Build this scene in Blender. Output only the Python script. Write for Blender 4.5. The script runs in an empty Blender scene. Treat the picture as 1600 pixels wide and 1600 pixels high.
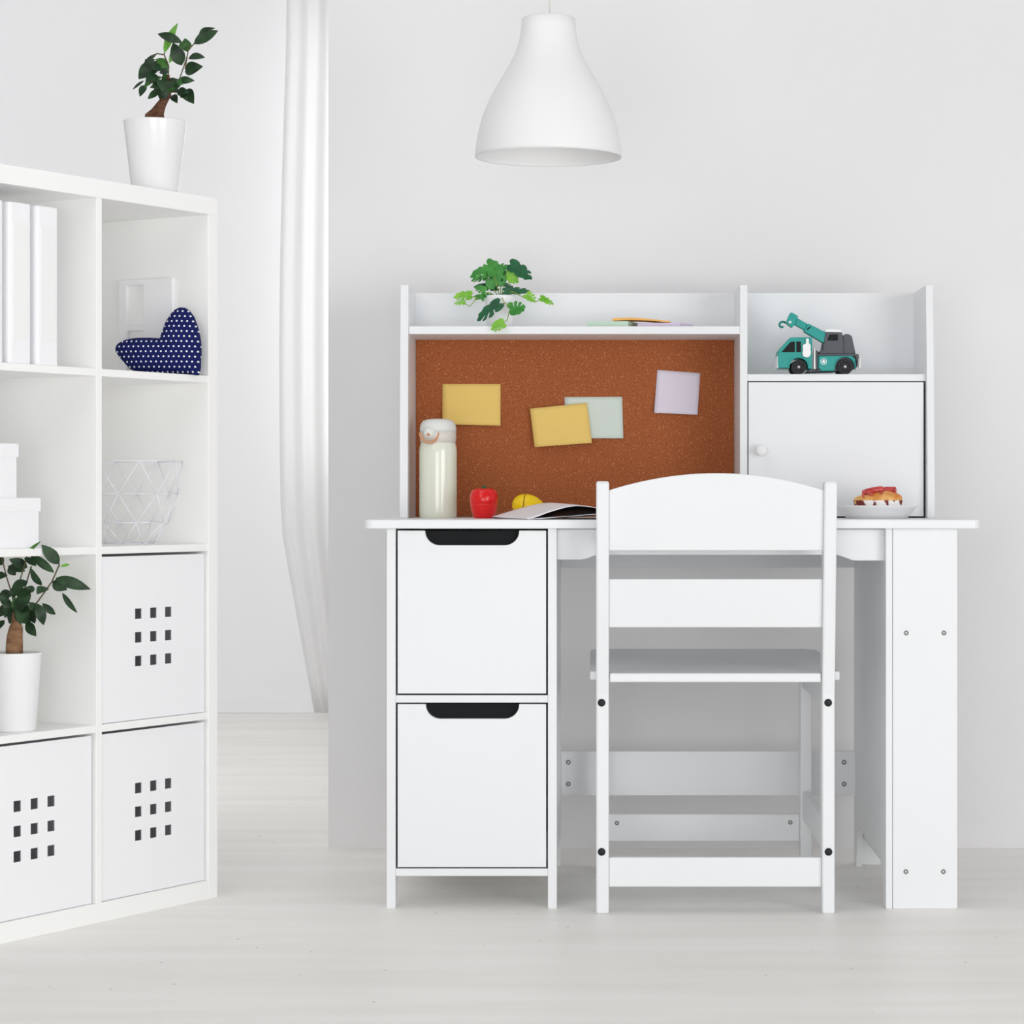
import bpy, bmesh, math, random
from mathutils import Vector, Matrix, noise
random.seed(7)
PI = math.pi
S = bpy.context.scene
C = S.collection

# ------------------------------------------------------------------ camera, world, light, exposure
F, CX, CY, H = 3933.0, 930.0, 775.0, 0.6265          # focal length in pixels, principal point, eye height
cd = bpy.data.cameras.new('camera'); cam = bpy.data.objects.new('camera', cd); C.objects.link(cam)
cam.location = (0, 0, H); cam.rotation_euler = (PI/2, 0, 0)
cd.sensor_width = 36; cd.lens = 36*F/1600; cd.shift_x = (800-CX)/1600; cd.shift_y = (CY-800)/1600
cd.clip_end = 60
S.camera = cam
w = bpy.data.worlds.new('daylight'); S.world = w; w.use_nodes = True
w.node_tree.nodes['Background'].inputs[0].default_value = (0.965, 0.98, 1, 1)
w.node_tree.nodes['Background'].inputs[1].default_value = 0.74

def area(name, loc, target, size, power, color=(1, 1, 1), size_y=None):
    l = bpy.data.lights.new(name, 'AREA'); l.shape = 'RECTANGLE'; l.size = size; l.size_y = size_y or size; l.energy = power; l.color = color
    o = bpy.data.objects.new(name, l); C.objects.link(o); o.location = loc
    o.rotation_euler = (Vector(target)-Vector(loc)).to_track_quat('-Z', 'Y').to_euler()
    return o
area('window_light', (-1.7, 0.6, 2.15), (0.1, 4.2, 0.45), 1.3, 22, (1, 0.99, 0.975))
area('front_fill_light', (0.3, -0.5, 0.55), (0.2, 4.2, 0.3), 2.4, 10, (1, 1, 1), 1.0)  # added fill low behind the camera, reaches under the desk
area('left_fill_light', (-0.35, 0.3, 0.55), (-0.1, 4.3, 0.4), 1.4, 44, (1, 1, 1), 1.0)  # added frontal fill for the knee space and wall left of the desk
area('right_fill_light', (1.9, 0.8, 0.75), (-0.95, 3.7, 0.6), 1.6, 80, (1, 1, 1), 1.4)  # added fill from the right front, brightens the bookcase
area('alcove_fill_light', (-1.75, 5.0, 1.5), (-0.9, 6.9, 0.9), 1.0, 30, (1, 1, 1), 1.5)  # unseen fill added to brighten the alcove and far wall
area('far_window_light', (-0.45, 7.62, 1.35), (-0.45, 6.0, 1.3), 0.9, 26, (1, 1, 1), 1.5)
area('overhead_fill_light', (-0.75, 3.0, 2.37), (-0.5, 4.5, 0.3), 1.1, 11)  # unseen soft fill added overhead to lift the left wall and floor
S.cycles.diffuse_bounces = 12; S.cycles.max_bounces = 16
S.view_settings.view_transform = 'Standard'; S.view_settings.look = 'None'
S.view_settings.gamma = 1; S.view_settings.use_curve_mapping = False
S.view_settings.exposure = -0.99

# ------------------------------------------------------------------ helpers
def X(px, Y): return (px-CX)*Y/F
def Z(py, Y): return H-(py-CY)*Y/F
def P(px, py, Y): return Vector((X(px, Y), Y, Z(py, Y)))

def lin(c): return c/12.92 if c <= 0.04045 else ((c+0.055)/1.055)**2.4
def rgb(r, g, b): return (lin(r/255), lin(g/255), lin(b/255), 1)

def mat(name, col, rough=0.5, spec=0.5, metal=0.0):
    m = bpy.data.materials.new(name); m.use_nodes = True
    b = m.node_tree.nodes['Principled BSDF']
    b.inputs['Base Color'].default_value = col
    b.inputs['Roughness'].default_value = rough
    b.inputs['Specular IOR Level'].default_value = spec
    b.inputs['Metallic'].default_value = metal
    return m
def N(m, t, **kw):
    n = m.node_tree.nodes.new(t)
    for k, v in kw.items(): setattr(n, k, v)
    return n
def L(m, a, b): m.node_tree.links.new(a, b)
def bsdf(m): return m.node_tree.nodes['Principled BSDF']
def noisy(m, c1, c2, scale=(1, 1, 1), nscale=5, detail=6, lo=0.35, hi=0.65, bump=0.0, coord='Object'):
    tc = N(m, 'ShaderNodeTexCoord'); mp = N(m, 'ShaderNodeMapping'); mp.inputs['Scale'].default_value = scale
    nz = N(m, 'ShaderNodeTexNoise'); nz.inputs['Scale'].default_value = nscale; nz.inputs['Detail'].default_value = detail
    cr = N(m, 'ShaderNodeValToRGB'); e = cr.color_ramp.elements
    e[0].position = lo; e[0].color = c1; e[1].position = hi; e[1].color = c2
    L(m, tc.outputs[coord], mp.inputs[0]); L(m, mp.outputs[0], nz.inputs['Vector']); L(m, nz.outputs['Fac'], cr.inputs[0])
    L(m, cr.outputs[0], bsdf(m).inputs['Base Color'])
    if bump:
        bp = N(m, 'ShaderNodeBump'); bp.inputs['Strength'].default_value = bump; bp.inputs['Distance'].default_value = 0.002
        L(m, nz.outputs['Fac'], bp.inputs['Height']); L(m, bp.outputs[0], bsdf(m).inputs['Normal'])
    return cr, mp

M = {}
def G(v): return (v, v, v, 1)
M['wall'] = mat('wall_paint', rgb(228, 227, 229), 0.85, 0.2)
noisy(M['wall'], rgb(232, 231, 232), rgb(235, 234, 235), nscale=1.6, detail=3)
M['farwall'] = mat('far_wall_paint', rgb(236, 236, 238), 0.85, 0.2)
noisy(M['farwall'], rgb(243, 243, 245), rgb(246, 246, 248), nscale=1.2, detail=2)
M['ceil'] = mat('ceiling_paint', G(0.85), 0.9, 0.1)
M['paint'] = mat('white_lacquer', (0.83, 0.84, 0.85, 1), 0.38, 0.4)
noisy(M['paint'], (0.80, 0.812, 0.826, 1), (0.815, 0.827, 0.841, 1), nscale=3, detail=2)
M['shelfpaint'] = mat('white_foil', (0.86, 0.86, 0.845, 1), 0.42, 0.4)
noisy(M['shelfpaint'], (0.925, 0.925, 0.912, 1), (0.935, 0.935, 0.925, 1), nscale=2, detail=2)
M['boxwhite'] = mat('white_box_board', (0.9, 0.9, 0.92, 1), 0.5, 0.3)
M['ceramic'] = mat('white_glaze', (0.84, 0.84, 0.85, 1), 0.14, 0.5)
M['matpot'] = mat('white_matt_pot', (0.86, 0.86, 0.87, 1), 0.35, 0.4)
M['black'] = mat('black_plastic', rgb(30, 32, 34), 0.5, 0.3)
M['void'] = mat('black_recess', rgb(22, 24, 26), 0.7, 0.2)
M['steel'] = mat('screw_steel', (0.22, 0.21, 0.2, 1), 0.4, 0.5, 0.8)
M['chrome'] = mat('silver_plastic', (0.62, 0.62, 0.6, 1), 0.3, 0.5, 0.6)
M['shade'] = mat('lamp_shade_white', (0.82, 0.82, 0.825, 1), 0.45, 0.3)
M['cord'] = mat('ivory_cord', (0.8, 0.78, 0.73, 1), 0.5, 0.3)
# cork
m = M['cork'] = mat('cork', rgb(165, 95, 55), 0.9, 0.15)
tc = N(m, 'ShaderNodeTexCoord')
n1 = N(m, 'ShaderNodeTexNoise'); n1.inputs['Scale'].default_value = 420; n1.inputs['Detail'].default_value = 6
r1 = N(m, 'ShaderNodeValToRGB'); e = r1.color_ramp.elements
e[0].position = 0.28; e[0].color = rgb(136, 72, 40); e[1].position = 0.72; e[1].color = rgb(186, 112, 70)
v1 = N(m, 'ShaderNodeTexVoronoi'); v1.inputs['Scale'].default_value = 260
r2 = N(m, 'ShaderNodeValToRGB'); e = r2.color_ramp.elements
e[0].position = 0.0; e[0].color = (1, 1, 1, 1); e[1].position = 0.32; e[1].color = (0, 0, 0, 1)
wn = N(m, 'ShaderNodeValToRGB'); e = wn.color_ramp.elements; e[0].position = 0.70; e[0].color = (0, 0, 0, 1); e[1].position = 0.76; e[1].color = (1, 1, 1, 1)
mu = N(m, 'ShaderNodeMath', operation='MULTIPLY')
mx = N(m, 'ShaderNodeMix', data_type='RGBA'); mx.inputs['B'].default_value = rgb(226, 170, 120)
for n_ in (n1, v1): L(m, tc.outputs['Object'], n_.inputs['Vector'])
L(m, n1.outputs['Fac'], r1.inputs[0]); L(m, v1.outputs['Distance'], r2.inputs[0])
sp = N(m, 'ShaderNodeSeparateColor'); L(m, v1.outputs['Color'], sp.inputs[0]); L(m, sp.outputs[0], wn.inputs[0])
L(m, r2.outputs[0], mu.inputs[0]); L(m, wn.outputs[0], mu.inputs[1])
L(m, mu.outputs[0], mx.inputs['Factor']); L(m, r1.outputs[0], mx.inputs['A']); L(m, mx.outputs['Result'], bsdf(m).inputs['Base Color'])
# floor: pale screed with faint brushed streaks and small dark specks
m = M['floor'] = mat('pale_screed_floor', rgb(222, 220, 216), 0.45, 0.3)
cr, mp = noisy(m, rgb(238, 236, 231), rgb(248, 246, 242), scale=(0.7, 5, 1), nscale=2.2, detail=7, lo=0.3, hi=0.7)
v = N(m, 'ShaderNodeTexVoronoi'); v.inputs['Scale'].default_value = 26
rr = N(m, 'ShaderNodeValToRGB'); e = rr.color_ramp.elements; e[0].position = 0.03; e[0].color = (1, 1, 1, 1); e[1].position = 0.08; e[1].color = (0, 0, 0, 1)
sc = N(m, 'ShaderNodeSeparateColor'); r3 = N(m, 'ShaderNodeValToRGB'); e = r3.color_ramp.elements; e[0].position = 0.72; e[0].color = (0, 0, 0, 1); e[1].position = 0.8; e[1].color = (1, 1, 1, 1)
mu = N(m, 'ShaderNodeMath', operation='MULTIPLY'); mu2 = N(m, 'ShaderNodeMath', operation='MULTIPLY'); mu2.inputs[1].default_value = 0.7
mx = N(m, 'ShaderNodeMix', data_type='RGBA'); mx.inputs['B'].default_value = rgb(120, 110, 100)
tc = [n for n in m.node_tree.nodes if n.type == 'TEX_COORD'][0]
L(m, tc.outputs['Object'], v.inputs['Vector']); L(m, v.outputs['Distance'], rr.inputs[0]); L(m, v.outputs['Color'], sc.inputs[0]); L(m, sc.outputs[0], r3.inputs[0])
L(m, rr.outputs[0], mu.inputs[0]); L(m, r3.outputs[0], mu.inputs[1]); L(m, mu.outputs[0], mu2.inputs[0]); L(m, mu2.outputs[0], mx.inputs['Factor'])
L(m, cr.outputs[0], mx.inputs['A']); L(m, mx.outputs['Result'], bsdf(m).inputs['Base Color'])
# sheer curtain
m = M['sheer'] = bpy.data.materials.new('sheer_white_fabric'); m.use_nodes = True
nt = m.node_tree; nt.nodes.clear()
o_ = nt.nodes.new('ShaderNodeOutputMaterial'); d_ = nt.nodes.new('ShaderNodeBsdfDiffuse'); t_ = nt.nodes.new('ShaderNodeBsdfTranslucent'); x_ = nt.nodes.new('ShaderNodeMixShader')
d_.inputs[0].default_value = G(0.92); t_.inputs[0].default_value = G(0.92); x_.inputs[0].default_value = 0.45
nt.links.new(d_.outputs[0], x_.inputs[1]); nt.links.new(t_.outputs[0], x_.inputs[2]); q_ = nt.nodes.new('ShaderNodeBsdfTransparent'); y_ = nt.nodes.new('ShaderNodeMixShader'); y_.inputs[0].default_value = 0.28
nt.links.new(x_.outputs[0], y_.inputs[1]); nt.links.new(q_.outputs[0], y_.inputs[2]); nt.links.new(y_.outputs[0], o_.inputs[0])
# window glass
m = M['glass'] = bpy.data.materials.new('window_glass'); m.use_nodes = True
nt = m.node_tree; nt.nodes.clear()
o_ = nt.nodes.new('ShaderNodeOutputMaterial'); d_ = nt.nodes.new('ShaderNodeBsdfTransparent'); t_ = nt.nodes.new('ShaderNodeBsdfGlossy'); x_ = nt.nodes.new('ShaderNodeMixShader')
t_.inputs['Roughness'].default_value = 0.02; x_.inputs[0].default_value = 0.06
nt.links.new(d_.outputs[0], x_.inputs[1]); nt.links.new(t_.outputs[0], x_.inputs[2]); nt.links.new(x_.outputs[0], o_.inputs[0])
# leaves, bark, soil
def leafmat(name, a, b, rough=0.48):
    m = mat(name, a, rough, 0.4); noisy(m, a, b, nscale=60, detail=3); return m
M['leaf_dark'] = leafmat('ficus_leaf_dark', rgb(16, 42, 20), rgb(36, 70, 34))
M['leaf_mid'] = leafmat('ficus_leaf_green', rgb(38, 84, 28), rgb(62, 112, 40))
M['leaf_lite'] = leafmat('ficus_leaf_fresh', rgb(90, 150, 50), rgb(120, 175, 75))
M['mon_dark'] = leafmat('monstera_dark', rgb(18, 78, 48), rgb(30, 100, 58), 0.45)
M['mon_mid'] = leafmat('monstera_green', rgb(42, 122, 44), rgb(66, 146, 54), 0.45)
M['mon_lite'] = leafmat('monstera_fresh', rgb(102, 170, 44), rgb(134, 194, 62), 0.45)
M['mon_stem'] = mat('monstera_stem', rgb(140, 165, 70), 0.5)
M['twig'] = mat('green_brown_twig', rgb(92, 84, 58), 0.7)
M['bark'] = mat('brown_bark', rgb(96, 66, 50), 0.85, 0.2); noisy(M['bark'], rgb(74, 48, 36), rgb(118, 84, 64), scale=(1, 1, 2.4), nscale=55, bump=0.5)
M['bark2'] = mat('tan_bark', rgb(140, 104, 78), 0.85, 0.2); noisy(M['bark2'], rgb(112, 80, 58), rgb(158, 120, 90), scale=(1, 1, 2.4), nscale=55, bump=0.5)
M['soil'] = mat('dark_soil', rgb(62, 50, 42), 0.95, 0.1); noisy(M['soil'], rgb(40, 32, 26), rgb(82, 66, 54), nscale=120)
# small things
M['navy'] = m = mat('navy_dotted_cotton', rgb(24, 34, 92), 0.85, 0.15)
tc = N(m, 'ShaderNodeTexCoord'); sp = N(m, 'ShaderNodeSeparateXYZ'); L(m, tc.outputs['Object'], sp.inputs[0])
def dotaxis(out, pitch, shift=None):
    a = N(m, 'ShaderNodeMath', operation='DIVIDE'); a.inputs[1].default_value = pitch; L(m, out, a.inputs[0])
    if shift is not None:
        ad = N(m, 'ShaderNodeMath', operation='ADD'); L(m, a.outputs[0], ad.inputs[0]); L(m, shift, ad.inputs[1]); a = ad
    f = N(m, 'ShaderNodeMath', operation='FLOOR'); L(m, a.outputs[0], f.inputs[0])
    s = N(m, 'ShaderNodeMath', operation='SUBTRACT'); L(m, a.outputs[0], s.inputs[0]); L(m, f.outputs[0], s.inputs[1])
    h = N(m, 'ShaderNodeMath', operation='SUBTRACT'); L(m, s.outputs[0], h.inputs[0]); h.inputs[1].default_value = 0.5
    q = N(m, 'ShaderNodeMath', operation='POWER'); L(m, h.outputs[0], q.inputs[0]); q.inputs[1].default_value = 2
    ab = N(m, 'ShaderNodeMath', operation='MULTIPLY'); L(m, h.outputs[0], ab.inputs[0]); L(m, h.outputs[0], ab.inputs[1])
    return ab.outputs[0], f.outputs[0]
dz, fz = dotaxis(sp.outputs['Z'], 0.0078)
hf = N(m, 'ShaderNodeMath', operation='MULTIPLY'); L(m, fz, hf.inputs[0]); hf.inputs[1].default_value = 0.5
dx, _ = dotaxis(sp.outputs['X'], 0.0078, hf.outputs[0])
ad = N(m, 'ShaderNodeMath', operation='ADD'); L(m, dz, ad.inputs[0]); L(m, dx, ad.inputs[1])
ls = N(m, 'ShaderNodeMath', operation='LESS_THAN'); L(m, ad.outputs[0], ls.inputs[0]); ls.inputs[1].default_value = 0.032
mx = N(m, 'ShaderNodeMix', data_type='RGBA'); mx.inputs['A'].default_value = rgb(22, 30, 88); mx.inputs['B'].default_value = rgb(236, 238, 245)
L(m, ls.outputs[0], mx.inputs['Factor']); L(m, mx.outputs['Result'], bsdf(m).inputs['Base Color'])
M['bottle'] = mat('pale_sage_enamel', rgb(226, 229, 213), 0.16, 0.6)
M['bottlecap'] = mat('bottle_cap_grey', rgb(222, 223, 219), 0.4, 0.4)
M['collar'] = mat('bottle_collar_greige', rgb(214, 210, 202), 0.4, 0.4)
M['tan'] = mat('tan_plastic', rgb(200, 148, 112), 0.45, 0.4)
M['red'] = mat('red_toy_paint', rgb(224, 12, 14), 0.22, 0.5)
M['darkred'] = mat('apple_seam', rgb(120, 6, 8), 0.6)
M['stemgreen'] = mat('stem_green', rgb(40, 84, 50), 0.6)
M['yellow'] = mat('yellow_toy_paint', rgb(252, 214, 12), 0.25, 0.5)
M['seam'] = mat('lemon_seam', rgb(110, 78, 10), 0.7)
M['noteyellow'] = mat('yellow_paper', rgb(240, 208, 122), 0.85, 0.1)
M['notemint'] = mat('mint_paper', rgb(216, 228, 220), 0.85, 0.1)
M['notelilac'] = mat('lilac_paper', rgb(226, 220, 234), 0.85, 0.1)
M['padmint'] = mat('mint_pad_paper', rgb(196, 218, 202), 0.85, 0.1)
M['padlilac'] = mat('lilac_pad_paper', rgb(212, 200, 222), 0.85, 0.1)
M['padorange'] = mat('orange_pad_paper', rgb(236, 182, 104), 0.85, 0.1)
M['paper'] = mat('white_page', rgb(244, 242, 248), 0.4, 0.4)
M['darkpage'] = mat('dark_printed_page', rgb(36, 32, 36), 0.35, 0.4)
cr, mp = noisy(M['darkpage'], rgb(30, 26, 30), rgb(120, 78, 58), nscale=14, detail=2, lo=0.52, hi=0.66)
M['teal'] = mat('teal_plastic', rgb(0, 150, 142), 0.35, 0.45)
M['tealdark'] = mat('teal_plastic_deep', rgb(0, 122, 116), 0.4, 0.4)
M['grey'] = mat('dark_grey_plastic', rgb(78, 80, 88), 0.45, 0.4)
M['tyre'] = mat('black_tyre', rgb(46, 46, 50), 0.65, 0.3)
M['window_black'] = mat('black_toy_window', rgb(16, 17, 20), 0.5, 0.2)
M['white'] = mat('white_plastic', rgb(242, 242, 242), 0.4, 0.4)
M['bun'] = mat('golden_bun', rgb(226, 160, 80), 0.55, 0.3); noisy(M['bun'], rgb(206, 124, 44), rgb(246, 206, 134), nscale=42, detail=2, lo=0.3, hi=0.65)
M['sausage'] = mat('red_sausage', rgb(196, 62, 58), 0.3, 0.5); noisy(M['sausage'], rgb(178, 44, 44), rgb(216, 92, 84), nscale=110)
M['wrapper'] = mat('printed_paper_cup', rgb(240, 238, 236), 0.6, 0.3); noisy(M['wrapper'], rgb(120, 50, 46), rgb(242, 240, 238), scale=(1, 1, 0.6), nscale=95, detail=1, lo=0.45, hi=0.48)
M['wire'] = mat('white_wire', (0.84, 0.84, 0.9, 1), 0.4, 0.4)

class MB:
    def __init__(s): s.b = bmesh.new(); s.mi = 0
    def _new(s, vs, fs, smooth=False):
        bv = [s.b.verts.new(v) for v in vs]
        for f in fs:
            try:
                q = s.b.faces.new([bv[i] for i in f]); q.material_index = s.mi; q.smooth = smooth
            except ValueError: pass
        return bv
    def box(s, a, b):
        x0, y0, z0 = a; x1, y1, z1 = b
        s._new([(x0, y0, z0), (x1, y0, z0), (x1, y1, z0), (x0, y1, z0), (x0, y0, z1), (x1, y0, z1), (x1, y1, z1), (x0, y1, z1)],
               [(0, 3, 2, 1), (4, 5, 6, 7), (0, 1, 5, 4), (1, 2, 6, 5), (2, 3, 7, 6), (3, 0, 4, 7)]); return s
    def prism(s, pts, axis, a, b, smooth=False):
        """pts: 2D outline in the two other axes, extruded along axis from a to b"""
        def mk(p, t):
            return {'x': (t, p[0], p[1]), 'y': (p[0], t, p[1]), 'z': (p[0], p[1], t)}[axis]
        n = len(pts); vs = [mk(p, a) for p in pts]+[mk(p, b) for p in pts]
        fs = [tuple(range(n)), tuple(range(2*n-1, n-1, -1))]+[(i, n+i, n+(i+1) % n, (i+1) % n) for i in range(n)]
        s._new(vs, fs, smooth); return s
    def lathe(s, prof, c=(0, 0, 0), seg=48, sx=1, sy=1, mtx=None, close=False):
        n = len(prof); vs = []
        for i in range(seg):
            a = 2*PI*i/seg
            for r, z in prof:
                v = Vector((r*math.cos(a)*sx, r*math.sin(a)*sy, z))
                if mtx: v = mtx @ v
                vs.append(v+Vector(c))
        fs = []
        for i in range(seg):
            j = (i+1) % seg
            for k in range(n-1): fs.append((i*n+k, j*n+k, j*n+k+1, i*n+k+1))
            if close: fs.append((i*n+n-1, j*n+n-1, j*n, i*n))
        s._new(vs, fs, True); return s
    def tube(s, pts, r, seg=8, caps=True):
        pts = [Vector(p) for p in pts]; rs = r if isinstance(r, (list, tuple)) else [r]*len(pts)
        vs = []; up = None
        for i, p in enumerate(pts):
            d = (pts[min(i+1, len(pts)-1)]-pts[max(i-1, 0)]).normalized()
            if up is None: up = d.orthogonal().normalized()
            up = (up-d*up.dot(d)).normalized(); q = d.cross(up)
            for k in range(seg):
                a = 2*PI*k/seg; vs.append(p+(up*math.cos(a)+q*math.sin(a))*rs[i])
        fs = [(i*seg+k, i*seg+(k+1) % seg, (i+1)*seg+(k+1) % seg, (i+1)*seg+k) for i in range(len(pts)-1) for k in range(seg)]
        if caps: fs += [tuple(range(seg-1, -1, -1)), tuple((len(pts)-1)*seg+k for k in range(seg))]
        s._new(vs, fs, True); return s
    def disc(s, c, r, y0, y1, seg=24):                    # short cylinder along y
        return s.prism([(c[0]+r*math.cos(2*PI*k/seg), c[1]+r*math.sin(2*PI*k/seg)) for k in range(seg)], 'y', y0, y1)
    def ball(s, c, r, sx=1, sy=1, sz=1, u=24, v=16):
        prof = [(max(1e-5, math.sin(PI*k/v))*r, -math.cos(PI*k/v)*r*sz) for k in range(v+1)]
        return s.lathe(prof, c, u, sx, sy)
    def panel(s, xs, zs, skip, y0, y1):
        """board in the x-z plane with through holes at the skipped grid cells"""
        nx, nz = len(xs), len(zs); V = {}
        for q, y in enumerate((y0, y1)):
            for i in range(nx):
                for k in range(nz): V[i, k, q] = s.b.verts.new((xs[i], y, zs[k]))
        def f(*a):
            q = s.b.faces.new([V[t] for t in a]); q.material_index = s.mi
        solid = lambda i, k: 0 <= i < nx-1 and 0 <= k < nz-1 and (i, k) not in skip
        for i in range(nx-1):
            for k in range(nz-1):
                if not solid(i, k): continue
                f((i, k, 0), (i+1, k, 0), (i+1, k+1, 0), (i, k+1, 0)); f((i, k, 1), (i, k+1, 1), (i+1, k+1, 1), (i+1, k, 1))
                if not solid(i-1, k): f((i, k, 0), (i, k+1, 0), (i, k+1, 1), (i, k, 1))
                if not solid(i+1, k): f((i+1, k, 0), (i+1, k, 1), (i+1, k+1, 1), (i+1, k+1, 0))
                if not solid(i, k-1): f((i, k, 0), (i, k, 1), (i+1, k, 1), (i+1, k, 0))
                if not solid(i, k+1): f((i, k+1, 0), (i+1, k+1, 0), (i+1, k+1, 1), (i, k+1, 1))
        return s
    def grid(s, fn, nu, nv, smooth=True):
        vs = [fn(i/nu, j/nv) for i in range(nu+1) for j in range(nv+1)]
        fs = [(i*(nv+1)+j, (i+1)*(nv+1)+j, (i+1)*(nv+1)+j+1, i*(nv+1)+j+1) for i in range(nu) for j in range(nv)]
        s._new(vs, fs, smooth); return s

WM = {}
def part(name, mb, mt, parent=None, bevel=0, label=None, local=False, solid=0, sub=0, segs=2):
    """links one mesh object; world-space shapes are moved into the parent's space unless local"""
    b = mb.b
    if parent is not None and not local: b.transform(WM[parent].inverted())
    bmesh.ops.remove_doubles(b, verts=b.verts, dist=1e-6)
    bmesh.ops.recalc_face_normals(b, faces=b.faces)
    me = bpy.data.meshes.new(name); b.to_mesh(me); b.free()
    for q in (mt if isinstance(mt, (list, tuple)) else [mt]): me.materials.append(M[q])
    o = bpy.data.objects.new(name, me); C.objects.link(o)
    if parent is not None: o.parent = parent; WM[o] = WM[parent]
    else: WM[o] = Matrix()
    if solid:
        d = o.modifiers.new('thickness', 'SOLIDIFY'); d.thickness = solid; d.offset = 0
    if sub:
        d = o.modifiers.new('smooth', 'SUBSURF'); d.levels = d.render_levels = sub
    if bevel:
        d = o.modifiers.new('bevel', 'BEVEL'); d.width = bevel; d.segments = segs; d.limit_method = 'ANGLE'; d.angle_limit = 0.7
    if label: o['label'] = label
    return o
def tag(o, label, cat, group=None):
    o['label'] = label; o['category'] = cat
    if group: o['group'] = group
    return o
def thing(name, label, cat, loc, rz=0, group=None):
    o = bpy.data.objects.new(name, None); C.objects.link(o); o.empty_display_size = 0.03
    o.location = loc; o.rotation_euler = (0, 0, rz)
    WM[o] = Matrix.Translation(loc) @ Matrix.Rotation(rz, 4, 'Z')
    return tag(o, label, cat, group)
def rebase(o, loc):
    """puts the origin of a single-mesh thing at its base"""
    o.data.transform(Matrix.Translation(-Vector(loc))); o.location = loc; WM[o] = Matrix.Translation(loc); return o
def copy_tree(o, parent=None):
    c = o.copy(); C.objects.link(c)
    if parent is not None: c.parent = parent
    for ch in list(o.children): copy_tree(ch, c)
    return c
def struct(name, mb, mt, parent=None, **kw):
    o = part(name, mb, mt, parent, **kw); o['kind'] = 'structure'; return o

# ------------------------------------------------------------------ the setting
WY = 4.48                                     # face of the wall behind the desk
WX = X(513, WY)                               # its free left end
FY = 7.27                                     # far wall
LX, RX, TOP = -2.3, 2.6, 2.42
struct('floor', MB().box((LX-.1, -0.6, -0.06), (RX+.1, FY+.1, 0)), 'floor')
struct('ceiling', MB().box((LX-.1, 3.5, TOP), (RX+.1, FY+.1, TOP+.08)), 'ceil')
struct('wall_back', MB().box((WX, WY, 0), (RX, WY+.14, TOP)), 'wall')
wl_ = MB()
for y0_, y1_, z0_, z1_ in ((3.7, 4.9, 0, TOP), (6.9, FY+.1, 0, TOP), (4.9, 6.9, 0, .35), (4.9, 6.9, 2.2, TOP)): wl_.box((LX-.1, y0_, z0_), (LX, y1_, z1_))
struct('wall_left', wl_, 'farwall')
struct('wall_right', MB().box((RX, 2.6, 0), (RX+.1, FY+.1, TOP)), 'wall')
wx0, wx1, wz0, wz1 = X(494, FY), X(494, FY)+0.75, 0.68, Z(22, FY)
struct('wall_far', MB().panel([LX, wx0, wx1, RX], [0, wz0, wz1, TOP], {(1, 1)}, FY, FY+.1), 'farwall')
struct('baseboard_far', MB().box((LX, FY-.012, 0), (RX, FY, 0.045)), 'farwall', bevel=.003)
wn = struct('window_1', MB().panel([wx0, wx0+.04, (wx0+wx1)/2-.015, (wx0+wx1)/2+.015, wx1-.04, wx1], [wz0, wz0+.04, wz1-.04, wz1], {(1, 1), (3, 1)}, FY+.02, FY+.07), 'shelfpaint', bevel=.003)
part('window_pane', MB().box((wx0+.04, FY+.042, wz0+.04), (wx1-.04, FY+.047, wz1-.04)), 'glass', wn)

# sheer curtain in front of the far window
cb, ct_ = 0.012, TOP-.01
c0 = X(440, 7.12); c1 = c0+0.62
def curt(u, v):
    z = cb+(ct_-cb)*v
    x = c0+(c1-c0)*u+(.012-.02*math.sin(PI*min(1, v*1.25))+.08*max(0, .22-v)/.22)*(1-u)**3
    y = 7.13+0.010*math.sin(u*2*PI*11+0.5*math.sin(v*3))+0.008*math.sin(u*2*PI*4.3)+0.003*math.sin(v*9+u*9)
    return (x, y, z)
o = part('curtain', MB().grid(curt, 120, 24), 'sheer', solid=0.001)
tag(o, 'floor-length sheer white curtain hanging by the bright window past the wall edge', 'curtain')

# ------------------------------------------------------------------ study desk with hutch
YP, YB, YT = 3.82, 4.30, 3.80
zt = Z(812, YT); zu = Z(826, YT)               # desktop upper and lower face
desk = thing('study_desk', 'white child study desk with cork-backed hutch, two drawers and side tower against the wall', 'desk', (X(1050, YP), 4.06, 0))
# worktop, rounded corners
def rrect(x0, y0, x1, y1, r, n=5):
    pts = []
    for cx, cy, a0 in ((x1-r, y1-r, 0), (x0+r, y1-r, 90), (x0+r, y0+r, 180), (x1-r, y0+r, 270)):
        for k in range(n+1):
            a = math.radians(a0+90*k/n); pts.append((cx+r*math.cos(a), cy+r*math.sin(a)))
    return pts
part('desktop', MB().prism(rrect(X(569, YT), YT, X(1532, YT), YB+.005, .012), 'z', zu, zt), 'paint', desk, bevel=.0015)
def side_profile(y0, y1, top):
    return [(y0, 0), (y0+.035, 0), (y0+.05, .05), (y0+.075, .066), (y0+.11, .07), (y1-.11, .07), (y1-.075, .066), (y1-.05, .05), (y1-.035, 0), (y1, 0), (y1, top), (y0, top)]
for a, b in ((604, 618), (856, 870), (1384, 1394.5)):
    part('side_panel', MB().prism(side_profile(YP, YB-.01, zu), 'x', X(a, YP), X(b, YP)), 'paint', desk, bevel=.0012)
cx0, cx1 = X(618, YP), X(856, YP)
for a, b, nm in ((1086.5, 1098, 'middle_shelf'), (1357.5, 1369, 'bottom_shelf')):
    part(nm, MB().box((cx0, YP+.001, Z(b, YP)), (cx1, YB-.02, Z(a, YP))), 'paint', desk, bevel=.001)
part('cabinet_back', MB().box((cx0, YB-.02, Z(1369, YP)), (cx1, YB-.012, zu)), 'paint', desk)
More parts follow.
